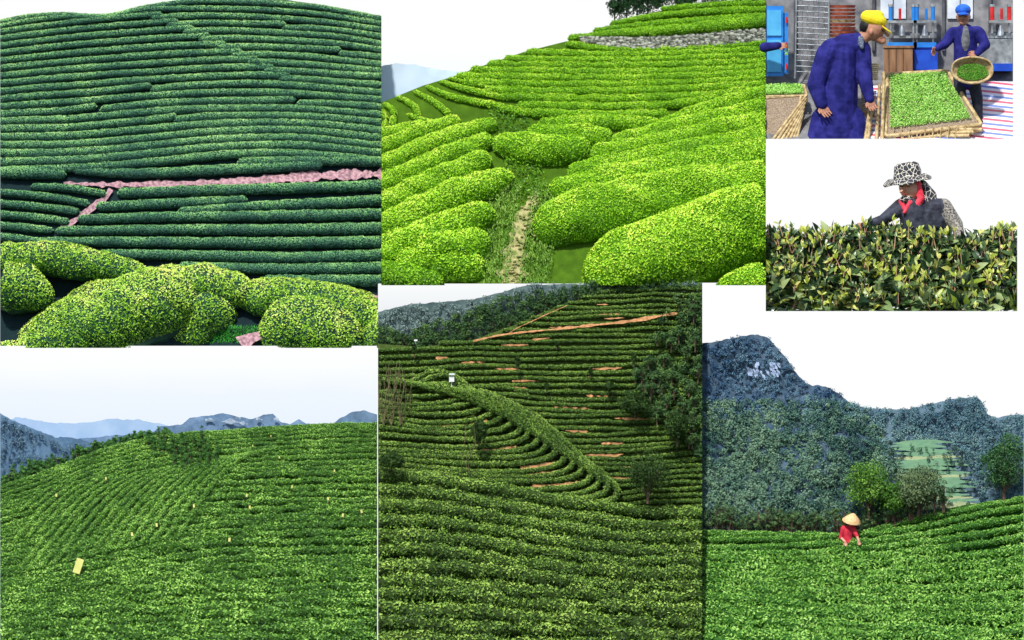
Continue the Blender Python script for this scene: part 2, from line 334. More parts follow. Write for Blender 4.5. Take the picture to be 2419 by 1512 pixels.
forest(mb,1445,1809,-30,40,lambda x,y:(y<I([(1445,48),(1520,30),(1640,6),(1809,4)])(x))&(y>I([(1445,10),(1470,-30),(1809,-30)])(x)),lambda x,y:9.35+0*x,420,.13,60,.055,.35)
for x,h in ((1452,52),(1480,60),(1505,60),(1530,60),(1565,50),(1600,50)): addtree(mb,x,45-(x-1445)*.2,h,50,9.4,14,60,.055,.3)
mb.build('distant_trees',[BARK,foliage('dark_tree_leaf',[(16,40,20),(36,74,34),(70,110,54)],.6,.2)],clip=(1430,1809))
mb=MB()
q=path([(1375,92,6),(1430,98,10),(1500,102,14),(1620,98,15),(1809,82,15)],4)
ribbon(mb,q,D2,0,-.1,.05,n=9)
n=900; k=rng.integers(0,len(q),n); px=q[k,0]+rng.uniform(-3,3,n); py=q[k,1]+rng.uniform(-.95,.95,n)*q[k,2]
for a,b in zip(px,py):
    s=rng.uniform(2.,4.6)/100; c=W(a,b,D2(a,b)-.11); v,f=capsule((0,0,-1e-4),1,(0,0,1e-4),1,6)
    v=v*np.array([s*1.3,s*.8,s*.8])*(1+rng.uniform(-.2,.2,(len(v),1)))+c
    q4=[x for x in f if len(x)==4];q3=[x for x in f if len(x)==3]
    t=rng.uniform(0,1); mb.add(v,q4,1,t); mb.add(v,q3,1,t)
mb.build('stone_wall',[solid('mortar',(70,75,60),(40,46,34),20),foliage('stone',[(66,70,60),(120,124,110),(176,178,164)],.85,.2,15,.3)],clip=(1340,1809))
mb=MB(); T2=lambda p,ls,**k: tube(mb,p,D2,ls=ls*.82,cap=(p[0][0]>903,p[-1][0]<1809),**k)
for p in ([(1340,92,7),(1430,82,11),(1600,72,15),(1700,62,16),(1809,52,17)],[(1400,74,6),(1480,62,8),(1640,50,9),(1809,38,10)],[(1440,58,6),(1540,38,8),(1680,26,9),(1809,24,10)],[(1560,22,6),(1700,10,8),(1809,8,8)]):
    T2(p,.042,cov=.9,tint=(.1,.55),amp=.35,deep=1.3)
L=[[(1335,104),(1480,124),(1809,104)],[(1240,124),(1480,132),(1809,118)],[(1190,140),(1450,144),(1809,132)],[(1150,152),(1450,158),(1809,146)],[(1110,166),(1400,172),(1620,170),(1809,158)],[(1075,180),(1380,186),(1620,184),(1809,171)],
[(1090,196),(1380,202),(1600,198),(1809,184)],[(1140,214),(1380,218),(1600,214),(1809,198)],[(1180,230),(1400,236),(1640,230),(1809,212)],[(1220,250),(1420,254),(1600,250),(1700,232)],[(1250,268),(1420,274),(1580,268)]]
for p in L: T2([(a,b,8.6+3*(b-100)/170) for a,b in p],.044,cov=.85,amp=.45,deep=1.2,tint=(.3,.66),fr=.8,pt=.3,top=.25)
for p in ([(1270,296,18),(1400,290,22),(1560,294,16)],[(1550,300,16),(1680,255,22),(1809,222,24)],[(1440,340,18),(1600,300,26),(1809,256,26)],[(1240,316,18),(1330,316,30),(1450,330,28)],
   [(1390,372,26),(1560,338,33),(1809,292,32)],[(1340,412,28),(1500,386,36),(1809,330,36)]):
    T2(p,.055,cov=1.0,tint=(.25,.68),amp=.26,nr=16,top=.25)
for p in ([(1160,340,24),(1220,350,40),(1300,362,46),(1400,352,30)],[(1295,456,32),(1450,428,46),(1640,402,48),(1809,372,46)],[(1262,560,56),(1400,510,76),(1600,470,72),(1809,436,66)]):
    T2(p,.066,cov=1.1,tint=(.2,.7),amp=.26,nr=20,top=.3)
T2([(1385,680,80),(1500,625,108),(1680,570,112),(1809,540,110)],.082,cov=1.2,tint=(.2,.8),amp=.2,nr=26,yoff=-.1,top=.3)
T2([(1690,700,40),(1770,680,50),(1809,670,50)],.085,cov=1.2,tint=(.35,.9),yoff=-.3)
for p in ([(905,244,5),(935,262,9),(925,305,9)],[(935,228,5),(985,252,9),(985,296,8)],[(975,214,5),(1030,244,9),(1065,274,8)],[(1005,204,5),(1060,230,9),(1160,248,8)],[(1035,192,5),(1100,212,9),(1200,232,8)],[(1058,184,4),(1120,200,7),(1230,214,7)],[(960,270,5),(1010,290,9),(1040,296,8)],[(903,262,5),(912,285,8),(905,318,8)],[(1150,240,6),(1200,262,12),(1260,268,10)]):
    T2(p,.042,cov=.9,tint=(.35,.75),amp=.15,deep=1.3,top=.25)
for p,ls in (([(895,318,14),(960,306,18),(1010,296,14)],.045),([(895,352,20),(1000,310,23),(1088,284,16)],.05),([(895,396,24),(1040,332,28),(1176,292,18)],.052),([(895,440,26),(1050,372,30),(1166,330,24)],.056),([(895,492,30),(1040,424,36),(1160,372,28)],.062),([(895,550,38),(1030,486,46),(1140,440,38),(1215,416,22)],.068),([(895,610,44),(1020,556,52),(1170,505,42)],.074),([(930,650,44),(1040,600,58),(1160,570,46)],.08),([(1000,640,40),(1080,630,46),(1150,640,30)],.08)):
    T2(p,ls,cov=1.1,tint=(.22,.72),amp=.26,nr=18,top=.3)
T2([(895,655,40),(960,660,38),(1050,676,28)],.085,cov=1.1,yoff=-.3,tint=(.05,.5))
scatter(mb,1150,1320,250,460,lambda x,y:(abs(x-1195-(y-250)*.3)<45),D2,2200,.07,(.0,.35),1,off=-.12)
scatter(mb,1140,1320,430,668,lambda x,y:(abs(x-1245+(y-440)*.15)>12)&(abs(x-1245+(y-440)*.15)<85),D2,5000,.09,(.2,.8),2,off=-.12,aspect=.2,tdir=(0,0,1))
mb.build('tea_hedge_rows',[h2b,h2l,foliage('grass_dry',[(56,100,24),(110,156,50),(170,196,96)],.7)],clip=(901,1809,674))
mb=MB(); ribbon(mb,[(1270,450,5),(1250,480,14),(1228,540,19),(1212,610,24),(1205,700,30)],D2,0,-.06,.9)
for k in range(120):
    a=rng.uniform(0,1); c=W(1262-60*a+rng.normal(0,13),460+230*a,0)[...]; c[1]=D2(0,460+230*a)-.09; s=rng.uniform(.02,.05)
    v,f=capsule((0,0,-1e-4),1,(0,0,1e-4),1,7); v=v*np.array([s,s,s*.6])*(1+rng.uniform(-.25,.25,(len(v),1)))+c
    mb.add(v,[x for x in f if len(x)==4],0); mb.add(v,[x for x in f if len(x)==3],0)
mb.build('stony_path',[solid('stony_path',(180,170,120),(108,124,58),10,.9,bump=.8)],clip=(901,1809,674))
# ======================= PANEL 5
D5=lambda x,y: 3.85-3.8*(np.asarray(y,float)-1000)/512
top5=I([(0,1150),(60,1132),(150,1098),(230,1064),(330,1038),(450,1021),(600,1010),(750,1002),(891,1001)])
mb=MB(); sheet(mb,0,891,I([(0,1000),(40,984),(120,1000),(200,998),(260,990),(330,992),(400,1006),(440,1016),(891,1020)]),I([(0,1180),(891,1180)]),lambda x,y:3.98+0*x*y,120,10,0,.01,3,3)
mb.build('distant_hills',[solid('far_blue',(168,192,222),(152,180,214),2,1,bump=0)],clip=(0,891))  # pale blue is distance haze put into the base colour
mb=MB(); kt=I([(0,1050),(360,1022),(380,1008),(432,1004),(450,986),(480,984),(500,980),(528,975),(560,984),(600,990),(622,980),(645,978),(665,998),(690,1000),(706,990),(722,1000),(785,1000),(800,990),(830,975),(856,970),(891,978)])
sheet(mb,0,891,kt,I([(0,1180),(891,1180)]),lambda x,y:3.93+0*x*y,160,16,0,.06,6,3)
for x,y,ww in ((495,992,10),(545,996,22),(575,1000,10),(612,990,8),(652,990,6),(560,988,8)): ribbon(mb,[(x-ww,y,2),(x,y-1,5),(x+ww,y+2,2)],lambda x,y:3.88+0*x*y,1,-.03,1.2,sc=7)
mb.build('karst_mountains',[solid('karst_blue',(118,144,176),(90,118,150),5,1,bump=.6),solid('karst_cliff',(176,188,204),(130,150,176),14,1,bump=.5)],clip=(0,891))  # rock and cliff tones carry air haze in their blue colour
mb=MB(); sheet(mb,0,260,I([(0,978),(40,996),(90,1018),(130,1034),(170,1032),(205,1042),(260,1062)]),I([(0,1180),(260,1180)]),lambda x,y:3.88+0*x*y,90,20,0,.05,4,3)
tm=I([(0,986),(40,1002),(90,1024),(130,1040),(205,1050),(260,1070)])
forest(mb,0,250,985,1150,lambda x,y:(y>tm(x)),lambda x,y:3.84+0*x,500,.05,20,.04,.45)
mb.build('wooded_mountain',[solid('near_blue',(98,128,156),(76,106,136),6,1,bump=.5),foliage('blue_forest',[(66,98,120),(94,124,144),(120,148,162)],.9,.1)],clip=(0,891))  # slope and trees tinted blue to paint in the haze
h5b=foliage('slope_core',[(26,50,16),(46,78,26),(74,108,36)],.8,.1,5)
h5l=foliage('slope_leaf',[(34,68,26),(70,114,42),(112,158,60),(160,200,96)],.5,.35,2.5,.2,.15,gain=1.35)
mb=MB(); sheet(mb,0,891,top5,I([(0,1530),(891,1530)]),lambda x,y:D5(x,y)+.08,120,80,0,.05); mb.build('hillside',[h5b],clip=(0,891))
mb=MB(); N=34
for i in range(N):
    s=i/(N-1); xs=np.linspace(0,891,15); y0=top5(xs)+5; yN=np.interp(xs,[0,450,891],[1560,1528,1534])
    ys=y0+(yN-y0)*s**np.interp(xs,[0,450,891],[1.05,1.25,1.3])
    ys=ys+(5+10*s)*fbm(xs/110,xs*0+i*.5,3); sp=6.6+9*s; ys=np.maximum(ys,top5(xs)+4)
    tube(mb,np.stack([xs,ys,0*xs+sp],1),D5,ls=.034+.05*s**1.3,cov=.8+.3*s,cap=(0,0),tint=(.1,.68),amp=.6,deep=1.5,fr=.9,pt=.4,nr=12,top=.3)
for i in range(19):
    x=-10+i*30; p=[(x-110,1400-i*7,8),(x-20,1310-i*10,8),(x+50,1215-i*8,7),(x+130,1150-i*5,5)]
    p=[(a,b,c) for a,b,c in p if a>0]
    if len(p)>1: tube(mb,p,D5,ls=.038,cov=.9,tint=(.2,.75),amp=.35,yoff=-.08,deep=1.5,top=.3)
scatter(mb,0,891,1330,1530,lambda x,y:y>1330,D5,9000,.1,(.1,.85),1,off=-.16,aspect=.4,spread=1.,N=(0,-.8,.5))
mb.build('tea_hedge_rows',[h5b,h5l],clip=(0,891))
mb=MB()
for k in range(130):
    x=rng.uniform(0,400); addtree(mb,x,top5(x)+rng.uniform(4,18),rng.uniform(20,42)*(1.35-x/600),rng.uniform(20,34),3.75+rng.uniform(-.1,.05),8,26,.045,.5,.1,conifer=rng.random()<.5)
for k in range(46):
    x=rng.uniform(345,520); y=1030+rng.uniform(0,70)*min(1,(x-330)/70); addtree(mb,x,y+14,rng.uniform(24,44),rng.uniform(12,20),D5(x,y)-.2,9,24,.04,.5,.05,conifer=True)
mb.build('distant_tree_line',[BARK,foliage('pine_leaf',[(34,68,34),(60,104,46),(98,144,66)],.7,.2,gain=1.2)],clip=(0,891))
YEL=solid('yellow_card',(230,228,140),(214,214,120),3,.5,bump=0)
def card(mb,x,y,w,h,d,rot=0):
    M=rotm(rot); c=W(x,y,d); V=[]
    for dx in (-w/200,w/200):
        for dz in (-h/200,h/200):
            for dy in (-.006,.006): V.append(c+M@np.array([dx,dy,dz]))
    mb.add(V,[[0,1,3,2],[4,6,7,5],[0,4,5,1],[2,3,7,6],[0,2,6,4],[1,5,7,3]],0)
    limb(mb,c+M@np.array([0,.01,h/250]),c+M@np.array([0,.01,-h/100-.06]),.005,.005,1,6)
mb=MB(); card(mb,185,1337,17,36,D5(0,1337)-.4,18); mb.build('yellow_sticky_trap',[YEL,BARK])
mb=MB()
for x,y in [(597,1053),(583,1170),(590,1198),(775,1178),(810,1217),(854,1208),(542,1275),(370,1240),(312,1262),(458,1195),(133,1170),(250,1130),(660,1080),(790,1112),(640,1030),(690,1150)]:
    s=2.6+4.8*(y-1000)/300; card(mb,x,y,s*.75,s*1.35,D5(x,y)-.28,rng.normal(0,6))
mb.build('yellow_sticky_trap',[YEL,BARK])
# ======================= PANEL 6
D6=lambda x,y: 3.85-3.8*(np.asarray(y,float)-670)/842
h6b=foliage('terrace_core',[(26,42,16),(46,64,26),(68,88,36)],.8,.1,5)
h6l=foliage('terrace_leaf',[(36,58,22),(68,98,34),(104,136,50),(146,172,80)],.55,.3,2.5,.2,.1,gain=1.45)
ora=solid('orange_soil',(206,150,104),(150,108,66),12,.9,bump=.5)
mb=MB(); tp=I([(893,736),(960,720),(1040,714),(1130,706),(1200,686),(1250,672),(1659,668)])
sheet(mb,893,1659,tp,I([(893,830),(1659,830)]),lambda x,y:3.95-.0*x*y,90,20,0,.05,4,3)
forest(mb,893,1659,670,840,lambda x,y:y>tp(x)+2,lambda x,y:3.9+0*x,1500,.06,24,.045,.5)
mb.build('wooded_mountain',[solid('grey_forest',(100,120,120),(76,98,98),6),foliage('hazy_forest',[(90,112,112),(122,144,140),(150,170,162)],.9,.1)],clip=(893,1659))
mb=MB(); t6=I([(893,812),(1000,820),(1120,802),(1220,766),(1320,722),(1400,692),(1500,680),(1659,674)])
sheet(mb,893,1659,t6,I([(893,1530),(1659,1530)]),lambda x,y:D6(x,y)+.08,120,100,0,.06)
mb.build('hillside',[foliage('terrace_soil',[(40,54,22),(64,82,36),(98,106,52)],.9,.1,8)],clip=(893,1659))
mb=MB(); cb=I([(893,770),(960,790),(1020,760),(1100,740),(1180,705),(1280,686),(1400,672),(1659,668)])
def c6(x,y): return ((y>cb(x))&(y<t6(x)+4))
forest(mb,893,1659,670,830,c6,lambda x,y:3.78+0*x,1500,.085,40,.05,.45)
for k in range(50):
    x=rng.uniform(893,1420); addtree(mb,x,t6(x)+4,rng.uniform(22,46),rng.uniform(24,40),3.75,8,30,.045,.4,.1)
rb=lambda x,y: (x>np.interp(y,[690,740,800,860,900,930,1000,1060],[1640,1570,1540,1520,1490,1468,1560,1640])+14*fbm(x/30,y/30,3))
forest(mb,1460,1680,700,1080,lambda x,y:rb(x,y)&(fbm(x/30,y/30,5)>-.12),lambda x,y:D6(x,y)-.14,900,.10,50,.055,.5,var=.25)
for k in range(60):
    x=rng.uniform(1480,1655);y=rng.uniform(730,1060)
    if rb(x,y-10): addtree(mb,x,y,rng.uniform(26,48),rng.uniform(26,44),float(D6(x,y))-.3,10,34,.05,.5,.12,cr=.4)
mb.build('forest',[BARK,foliage('forest_leaf',[(34,58,36),(60,90,50),(98,128,66)],.75,.15,gain=1.2)],clip=(893,1659))
mb=MB(); ob_=MB(); T6=lambda p,ls,**k: tube(mb,p,D6,ls=ls,cap=(p[0][0]>895,p[-1][0]<1655),**k)
y=690
i=0
def bank(a,ln,xs,ys,w,yo):
    b=np.linspace(a,a+ln,5); ribbon(ob_,np.stack([b,np.interp(b,xs,ys)+6,w*np.array([.3,1,.6,1,.2])],1),D6,0,yo,2.2,sc=9)
while y<925:
    xl=np.interp(y,[690,722,766,802,815],[1400,1320,1220,1125,893]); xr=1659
    xs=np.linspace(xl,xr,14); ys=y+7*fbm(xs/70,xs*0+i*.6,2)-(xs-1280)/400*8*(1-(y-690)/300)+10*np.clip((1120-xs)/220,0,1)*((y-800)/100)
    if len(xs)>3: T6(np.stack([xs,ys,0*xs+4.3+i*.07],1),.032,cov=.75,tint=(.15,.62),amp=.4,deep=1.6,nr=8,top=.3)
    for z in range(2 if y>800 else 1):
        if rng.random()<.6: bank(rng.uniform(max(xl,900),1440),rng.uniform(25,70),xs,ys,2.,-.05)
    y+=12+i*.25; i+=1
for k in range(22):
    yy=915+k*14; xs=np.linspace(1100+k*10,1659,12); ys=yy+14*np.sin((xs-1130)/530*np.pi)+9*fbm(xs/80,xs*0+k*.7,2)
    T6(np.stack([xs,ys,0*xs+5.4],1),.036,cov=.8,tint=(.15,.66),amp=.45,deep=1.6,nr=8,top=.3)
    if k%2==0 and k<16: bank(1300+rng.uniform(0,170),rng.uniform(50,100),xs,ys,3.2,-.04)
for j in range(19):
    k=(j-5)*.5+.6; e=1+.12*math.sin(j*2.1); tx,ty=1180+44*k,968+29*k
    p=[(925+30*k,899+4*k+3*math.sin(j)),(1030+33*k,920+8*k),(tx-70,ty-44*e),(tx-6,ty-18),(tx-4,ty+8),(tx-70,ty+24*e),(tx-190,ty+28+5*math.sin(j*1.7)),(893,ty+14+6*math.sin(j*.9))]
    p=[(max(a,894),b,6.2+.12*j) for a,b in p]
    if p[0][0]<=894: p=p[1:]
    tube(mb,p,D6,ls=.04,cov=.85,cap=(p[0][0]>895,0),tint=(.2,.7),amp=.35,deep=1.5,yoff=-.12-.012*j,nr=10,top=.35,fr=.9)
    if j in (4,8,11,12,14,16,17):
        qq=path([(a,b+8,3.+.1*j) for a,b,_ in p[-4:-1]],6); h=rng.integers(0,max(1,len(qq)//3)); ribbon(ob_,qq[h:h+max(6,int(len(qq)*.6))],D6,0,-.16-.012*j,2.2,sc=14)
for k in range(12):
    s=k/11; yl=1128+s*385; yr=1215+s*320; xs=np.linspace(893,1659,13)
    ys=yl+(yr-yl)*np.clip((xs-1000)/500,0,1)+(8+8*s)*fbm(xs/110,xs*0+k,3)
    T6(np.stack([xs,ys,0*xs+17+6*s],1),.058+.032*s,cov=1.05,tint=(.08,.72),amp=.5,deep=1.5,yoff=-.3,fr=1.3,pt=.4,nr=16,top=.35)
scatter(mb,893,1659,1200,1530,lambda x,y:y>1150+(x-893)*.13,D6,9000,.11,(.1,.8),1,off=-.5,aspect=.38,spread=1.,N=(0,-.8,.5))
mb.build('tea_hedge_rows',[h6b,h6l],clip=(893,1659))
ob_.build('exposed_soil_banks',[ora],clip=(893,1659))
mb=MB(); ribbon(mb,[(1118,806,1.4),(1170,792,2),(1240,784,1.8),(1320,777,2.2),(1400,768,3),(1500,758,3),(1550,747,4),(1628,736,2.5)],D6,0,-.14,.9)
ribbon(mb,[(1195,792,.6),(1225,772,.9),(1255,760,.7),(1300,738,.8),(1340,722,.5)],D6,0,-.12,.9)
mb.build('dirt_road',[ora],clip=(893,1659))
DT=foliage('shrub_leaf',[(26,48,20),(50,78,30),(84,112,48)],.7,.2)
for x,y,h,w_,d in ((1530,1185,120,128,-.8),(1132,1050,58,42,-.75),(1222,868,26,14,-.4),(979,840,24,10,-.3),(1497,862,26,12,-.3),(1500,985,60,76,-.4),(1395,888,14,8,-.2),(1600,1050,80,70,-.5),(1315,820,14,8,-.2),(1292,920,14,10,-.3),(1440,925,22,24,-.3),(925,1110,40,60,-.8)):
    mb=MB(); addtree(mb,x,y,h,w_,float(D6(x,y))+d,54,60,.055,.45,.1,cr=.42); mb.build('tree' if h>50 else 'shrub',[BARK,DT],clip=(893,1659))
mb=MB()
for k in range(26):
    x0=rng.choice([905,925,945,1110]); b=W(x0,1005 if x0<1000 else 1120,2. if x0<1000 else 1.3); 
    for j in range(3):
        e=b+np.array([rng.normal(0,.13),rng.normal(0,.05),rng.uniform(.3,.6)]); limb(mb,b,e,.009,.005,0,5); b=e
mb.build('bare_sapling',[solid('twig',(130,120,84),(80,76,52),8)],clip=(893,1659))
mb=MB(); WM=solid('white_paint',(235,238,240),(220,224,228),3,.4,bump=0)
limb(mb,W(1067,915,2.4),W(1067,882,2.4),.012,.012,0); box(mb,1061,1073,890,902,2.34,2.46,0); box(mb,1061,1074,882,886,2.3,2.5,0)
limb(mb,W(982,812,3.1),W(982,802,3.1),.01,.01,0); box(mb,978,986,802,806,3.05,3.15,0)
mb.build('insect_trap_lamp',[WM])
# ======================= PANEL 7
D7=lambda x,y: 1.85-1.9*(np.asarray(y,float)-1170)/345
DM=lambda x,y: 3.7-1.9*(np.asarray(y,float)-790)/460
mb=MB(); rt=I([(1659,960),(1900,935),(1960,930),(2000,950),(2060,966),(2150,966),(2215,950),(2262,940),(2310,938),(2322,950),(2332,980),(2360,986),(2419,978)])
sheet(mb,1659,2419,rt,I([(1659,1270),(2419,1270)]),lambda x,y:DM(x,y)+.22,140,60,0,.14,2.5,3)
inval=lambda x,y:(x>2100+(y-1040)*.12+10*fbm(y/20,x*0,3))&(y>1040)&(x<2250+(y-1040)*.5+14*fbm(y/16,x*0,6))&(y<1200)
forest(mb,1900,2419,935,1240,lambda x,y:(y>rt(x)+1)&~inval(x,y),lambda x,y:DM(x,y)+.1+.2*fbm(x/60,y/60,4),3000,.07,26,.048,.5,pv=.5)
mb.build('wooded_mountain',[solid('blue_slope',(90,116,134),(70,96,112),5),foliage('blue_green_forest',[(66,98,116),(94,128,136),(130,160,150)],.9,.1,gain=1.1)],clip=(1659,2419))  # far ridge: atmospheric haze painted as bluish base colours
mb=MB(); lt=I([(1659,812),(1700,806),(1740,796),(1790,788),(1815,798),(1835,822),(1862,852),(1885,888),(1905,908),(1960,915),(2000,945),(2050,985),(2090,1030),(2130,1090),(2160,1180),(2200,1270)])
DR=lambda x,y: DM(x,y)+.42*fbm(np.asarray(x)/80+.5,(np.asarray(y)-np.asarray(x)*.4)/100,14,3)
sheet(mb,1659,2200,lt,I([(1659,1290),(2200,1290)]),DR,140,90,0,.04,2.2,3)
def cliff(x,y): return ((abs(x-1780)<13)&(abs(y-874)<15))|((abs(x-1832)<11)&(abs(y-872)<15))|((abs(x-1806)<9)&(abs(y-884)<6))
def grs(x,y): return (abs(x-1880-.1*(y-1000))<42+14*fbm(y/20,x*0,2))&(y>955)&(y<1110)&(fbm(x/22,y/7,9)>.0)
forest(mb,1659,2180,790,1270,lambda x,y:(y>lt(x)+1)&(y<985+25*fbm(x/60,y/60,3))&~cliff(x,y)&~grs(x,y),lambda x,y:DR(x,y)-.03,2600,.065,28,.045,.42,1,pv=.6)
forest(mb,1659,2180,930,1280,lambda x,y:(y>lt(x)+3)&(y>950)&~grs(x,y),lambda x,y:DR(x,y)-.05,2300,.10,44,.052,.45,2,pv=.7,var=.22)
for k in range(60):
    x=rng.uniform(1765,1846); y=rng.uniform(856,892)
    if cliff(x,y): ribbon(mb,[(x-rng.uniform(2,6),y-rng.uniform(2,7),1.5),(x,y,3),(x+rng.uniform(1,4),y+rng.uniform(3,8),1.5)],DR,3,-.12,.9,sc=5)
forest(mb,1780,1960,950,1115,grs,lambda x,y:DR(x,y)-.0,700,.035,14,.045,.5,4,flat=.4)
mb.build('karst_mountain',[solid('dark_slope',(66,90,110),(46,68,88),6),foliage('deep_blue_forest',[(50,78,110),(74,106,134),(108,140,156)],.9,.1,gain=1.1),foliage('lower_slope_forest',[(48,78,76),(76,110,96),(116,146,118)],.85,.1,3,.35,gain=1.15),solid('limestone',(160,176,204),(118,138,168),9,bump=.8),foliage('slope_grass',[(84,124,110),(110,150,120),(130,166,130)],.9)],clip=(1659,2419))  # haze painted into the blue tones; lower slope forest is greener
mb=MB()
for k in range(19):
    yy=1044+k*8.6; x0=2100+k*1.5+rng.uniform(0,12); x1=2250+k*4.2+rng.uniform(-26,16); m_=[0,1,1,0,2,1,0,1,0,2,1,0,1,0,1,2,0,3,2][k]
    xs=np.linspace(x0,x1,6); ribbon(mb,np.stack([xs,yy+3*np.sin(xs/40+k)+2,[1,4,5,5,4,1]],1),DM,min(m_,2),-.0-.002*k,.5)
forest(mb,2100,2340,1050,1215,lambda x,y:fbm(x/22,y/12,7)>.12,lambda x,y:DM(x,y)-.06,420,.045,22,.04,.5,3)
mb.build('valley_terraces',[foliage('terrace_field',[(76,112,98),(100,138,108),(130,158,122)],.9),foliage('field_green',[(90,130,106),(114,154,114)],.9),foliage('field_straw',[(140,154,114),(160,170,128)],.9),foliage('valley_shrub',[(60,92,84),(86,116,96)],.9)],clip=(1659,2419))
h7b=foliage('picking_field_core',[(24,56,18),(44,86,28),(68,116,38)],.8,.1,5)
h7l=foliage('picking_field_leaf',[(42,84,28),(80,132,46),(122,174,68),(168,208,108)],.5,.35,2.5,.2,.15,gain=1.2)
t7=I([(1659,1252),(1800,1260),(1900,1262),(2010,1264),(2060,1254),(2100,1238),(2200,1208),(2300,1190),(2419,1172)])
mb=MB(); sheet(mb,1659,2419,t7,I([(1659,1530),(2419,1530)]),lambda x,y:D7(x,y)+.06,100,60,0,.04); mb.build('hillside',[h7b],clip=(1659,2419))
mb=MB()
for k in range(18):
    s=k/17; yl=1260+s*270; yr=1180+s**1.15*470; xs=np.linspace(1659,2419,13)
    ys=yl+(yr-yl)*((xs-1659)/760)**1.1+26*np.sin((xs-1659)/760*np.pi)*(1-s)+(6+9*s)*fbm(xs/90,xs*0+k,3); ys=np.maximum(ys,t7(xs)+4)
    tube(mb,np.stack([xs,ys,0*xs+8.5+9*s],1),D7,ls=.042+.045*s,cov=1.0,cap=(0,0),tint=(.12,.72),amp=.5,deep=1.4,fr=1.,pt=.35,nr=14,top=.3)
scatter(mb,1659,2419,1300,1530,lambda x,y:y>0,D7,11000,.1,(.2,.9),1,off=-.2,aspect=.36,spread=1.,N=(0,-.8,.5))
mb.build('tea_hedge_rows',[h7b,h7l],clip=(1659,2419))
mb=MB()
for k in range(60):
    x=rng.uniform(1665,2260); yb=t7(x)+3; addtree(mb,x,yb,rng.uniform(45,85),rng.uniform(34,60),1.5-rng.uniform(0,.15),9,34,.05,.45,.1)
mb.build('shrub_row',[BARK,foliage('shrub_row_leaf',[(46,76,52),(78,110,66),(120,148,86)],.7,.2)],clip=(1659,2419))
G7=foliage('broadleaf_green',[(40,76,28),(76,122,42),(130,170,70)],.6,.25,3,.25,.1,gain=1.15)
for x,y,h,w_,t,m in ((2052,1225,138,124,.5,G7),(2372,1182,164,118,.45,foliage('dark_broadleaf',[(28,62,36),(52,96,50),(96,138,72)],.6,.25)),(2170,1215,120,124,.5,foliage('grey_broadleaf',[(70,92,68),(100,122,82),(134,154,106)],.7,.2)),(2110,1225,90,70,.45,G7)):
    mb=MB(); addtree(mb,x,y,h,w_,1.3 if x<2300 else 1.75,72,70,.058,t,.12,cr=.42); mb.build('broadleaf_tree',[BARK,m],clip=(1659,2419))
SKIN=solid('skin',(210,160,132),(190,138,112),4,.55,bump=.05)
SKIN2=solid('skin_tanned',(184,132,106),(162,112,90),4,.55,bump=.05)
HAIR=solid('hair',(26,24,24),(14,12,12),30,.5)
# picker
yb=float(D7(0,1282))-.02
def q(px,py,dy=0): return W(px,py,yb+dy/100)
RED=solid('red_shirt',(220,56,76),(170,30,50),6,.8,bump=.4); DK=solid('dark_cloth',(40,42,60),(24,26,38),6,.85)
pk=empty('tea_picker')
P=[('c',q(2003,1256),.12,q(2001,1282),.14,0),('c',q(1992,1248),.07,q(2016,1248),.07,0),('c',q(1992,1250,-4),.065,q(1986,1270,-8),.05,0),('c',q(2016,1250,-4),.065,q(2024,1266,-9),.05,0),('c',q(2024,1266,-9),.035,q(2029,1278,-20),.028,1),('c',q(1986,1270,-8),.035,q(1996,1280,-20),.028,1),('c',q(2009,1244),.045,q(2011,1238),.045,1),('e',q(2012,1233,-2),(.075,.08,.1),15,1),('e',q(2013,1236,-9),(.012,.02,.015),0,1),
   ('c',q(1997,1282),.08,q(1995,1318),.07,2),('c',q(2006,1282),.08,q(2008,1318),.07,2)]
P+=hand(q(2029,1278,-20),(.2,-.2,-1),(1,0,0),.13,1)+hand(q(1996,1280,-20),(.3,-.2,-1),(1,0,0),.13,1)
figure('body',P,.012,[RED,SKIN,DK],pk,1)
mb=MB(); c=q(2014,1222,-2); M=rotm(12); th=np.linspace(0,2*np.pi,28,endpoint=False); V=[c+M@np.array([0,0,.1])]
for r_,z_ in ((.06,.07),(.14,.0),(.235,-.09),(.23,-.1),(.12,-.02)): V+=[c+M@np.array([r_*np.cos(t),r_*np.sin(t)*.95,z_+ -.08*(-np.sin(t))*r_/.235*1.1]) for t in th]
n=28;F=[]
for k in range(4):
    F+=[[1+k*n+j,1+k*n+(j+1)%n,1+(k+1)*n+(j+1)%n,1+(k+1)*n+j] for j in range(n)]
mb.add(V,F,0,.5,True); mb.add(V,[[0,1+(j+1)%n,1+j] for j in range(n)],0,.5,True); mb.build('conical_hat',[solid('straw',(238,200,150),(212,168,118),22,.8,bump=.3)],pk)
mb=MB(); limb(mb,q(1985,1258,6),q(1985,1285,6),.07,.05,0,12); mb.build('basket',[DK],pk)
# ======================= PANEL 4 : woman in the bushes
yb=5.2
wm=empty('tea_picking_woman')
JK=solid('black_jacket',(66,70,84),(28,30,42),7,.75,bump=.5); SLV=solid('patterned_sleeve',(170,164,152),(44,44,52),26,.8,bump=.2)
REDS=solid('red_scarf',(244,84,100),(214,46,66),6,.7,bump=.5)
def pat(name,c1,c2,sc):
    m,nt,o=newmat(name);L=nt.links;tc=nt.nodes.new('ShaderNodeTexCoord');v=nt.nodes.new('ShaderNodeTexVoronoi');v.inputs['Scale'].default_value=sc;v.feature='DISTANCE_TO_EDGE'
    L.new(tc.outputs['Object'],v.inputs['Vector']);r=ramp(nt,[(.0,lin(c1)),(.035,lin(c1)),(.05,lin(c2)),(1,lin(c2))]);L.new(v.outputs[0],r.inputs[0])
    b=nt.nodes.new('ShaderNodeBsdfPrincipled');b.inputs['Roughness'].default_value=.8;L.new(r.outputs[0],b.inputs['Base Color']);L.new(b.outputs[0],o.inputs[0]);return m
PAT=pat('black_cream_print',(222,216,200),(44,44,54),9)
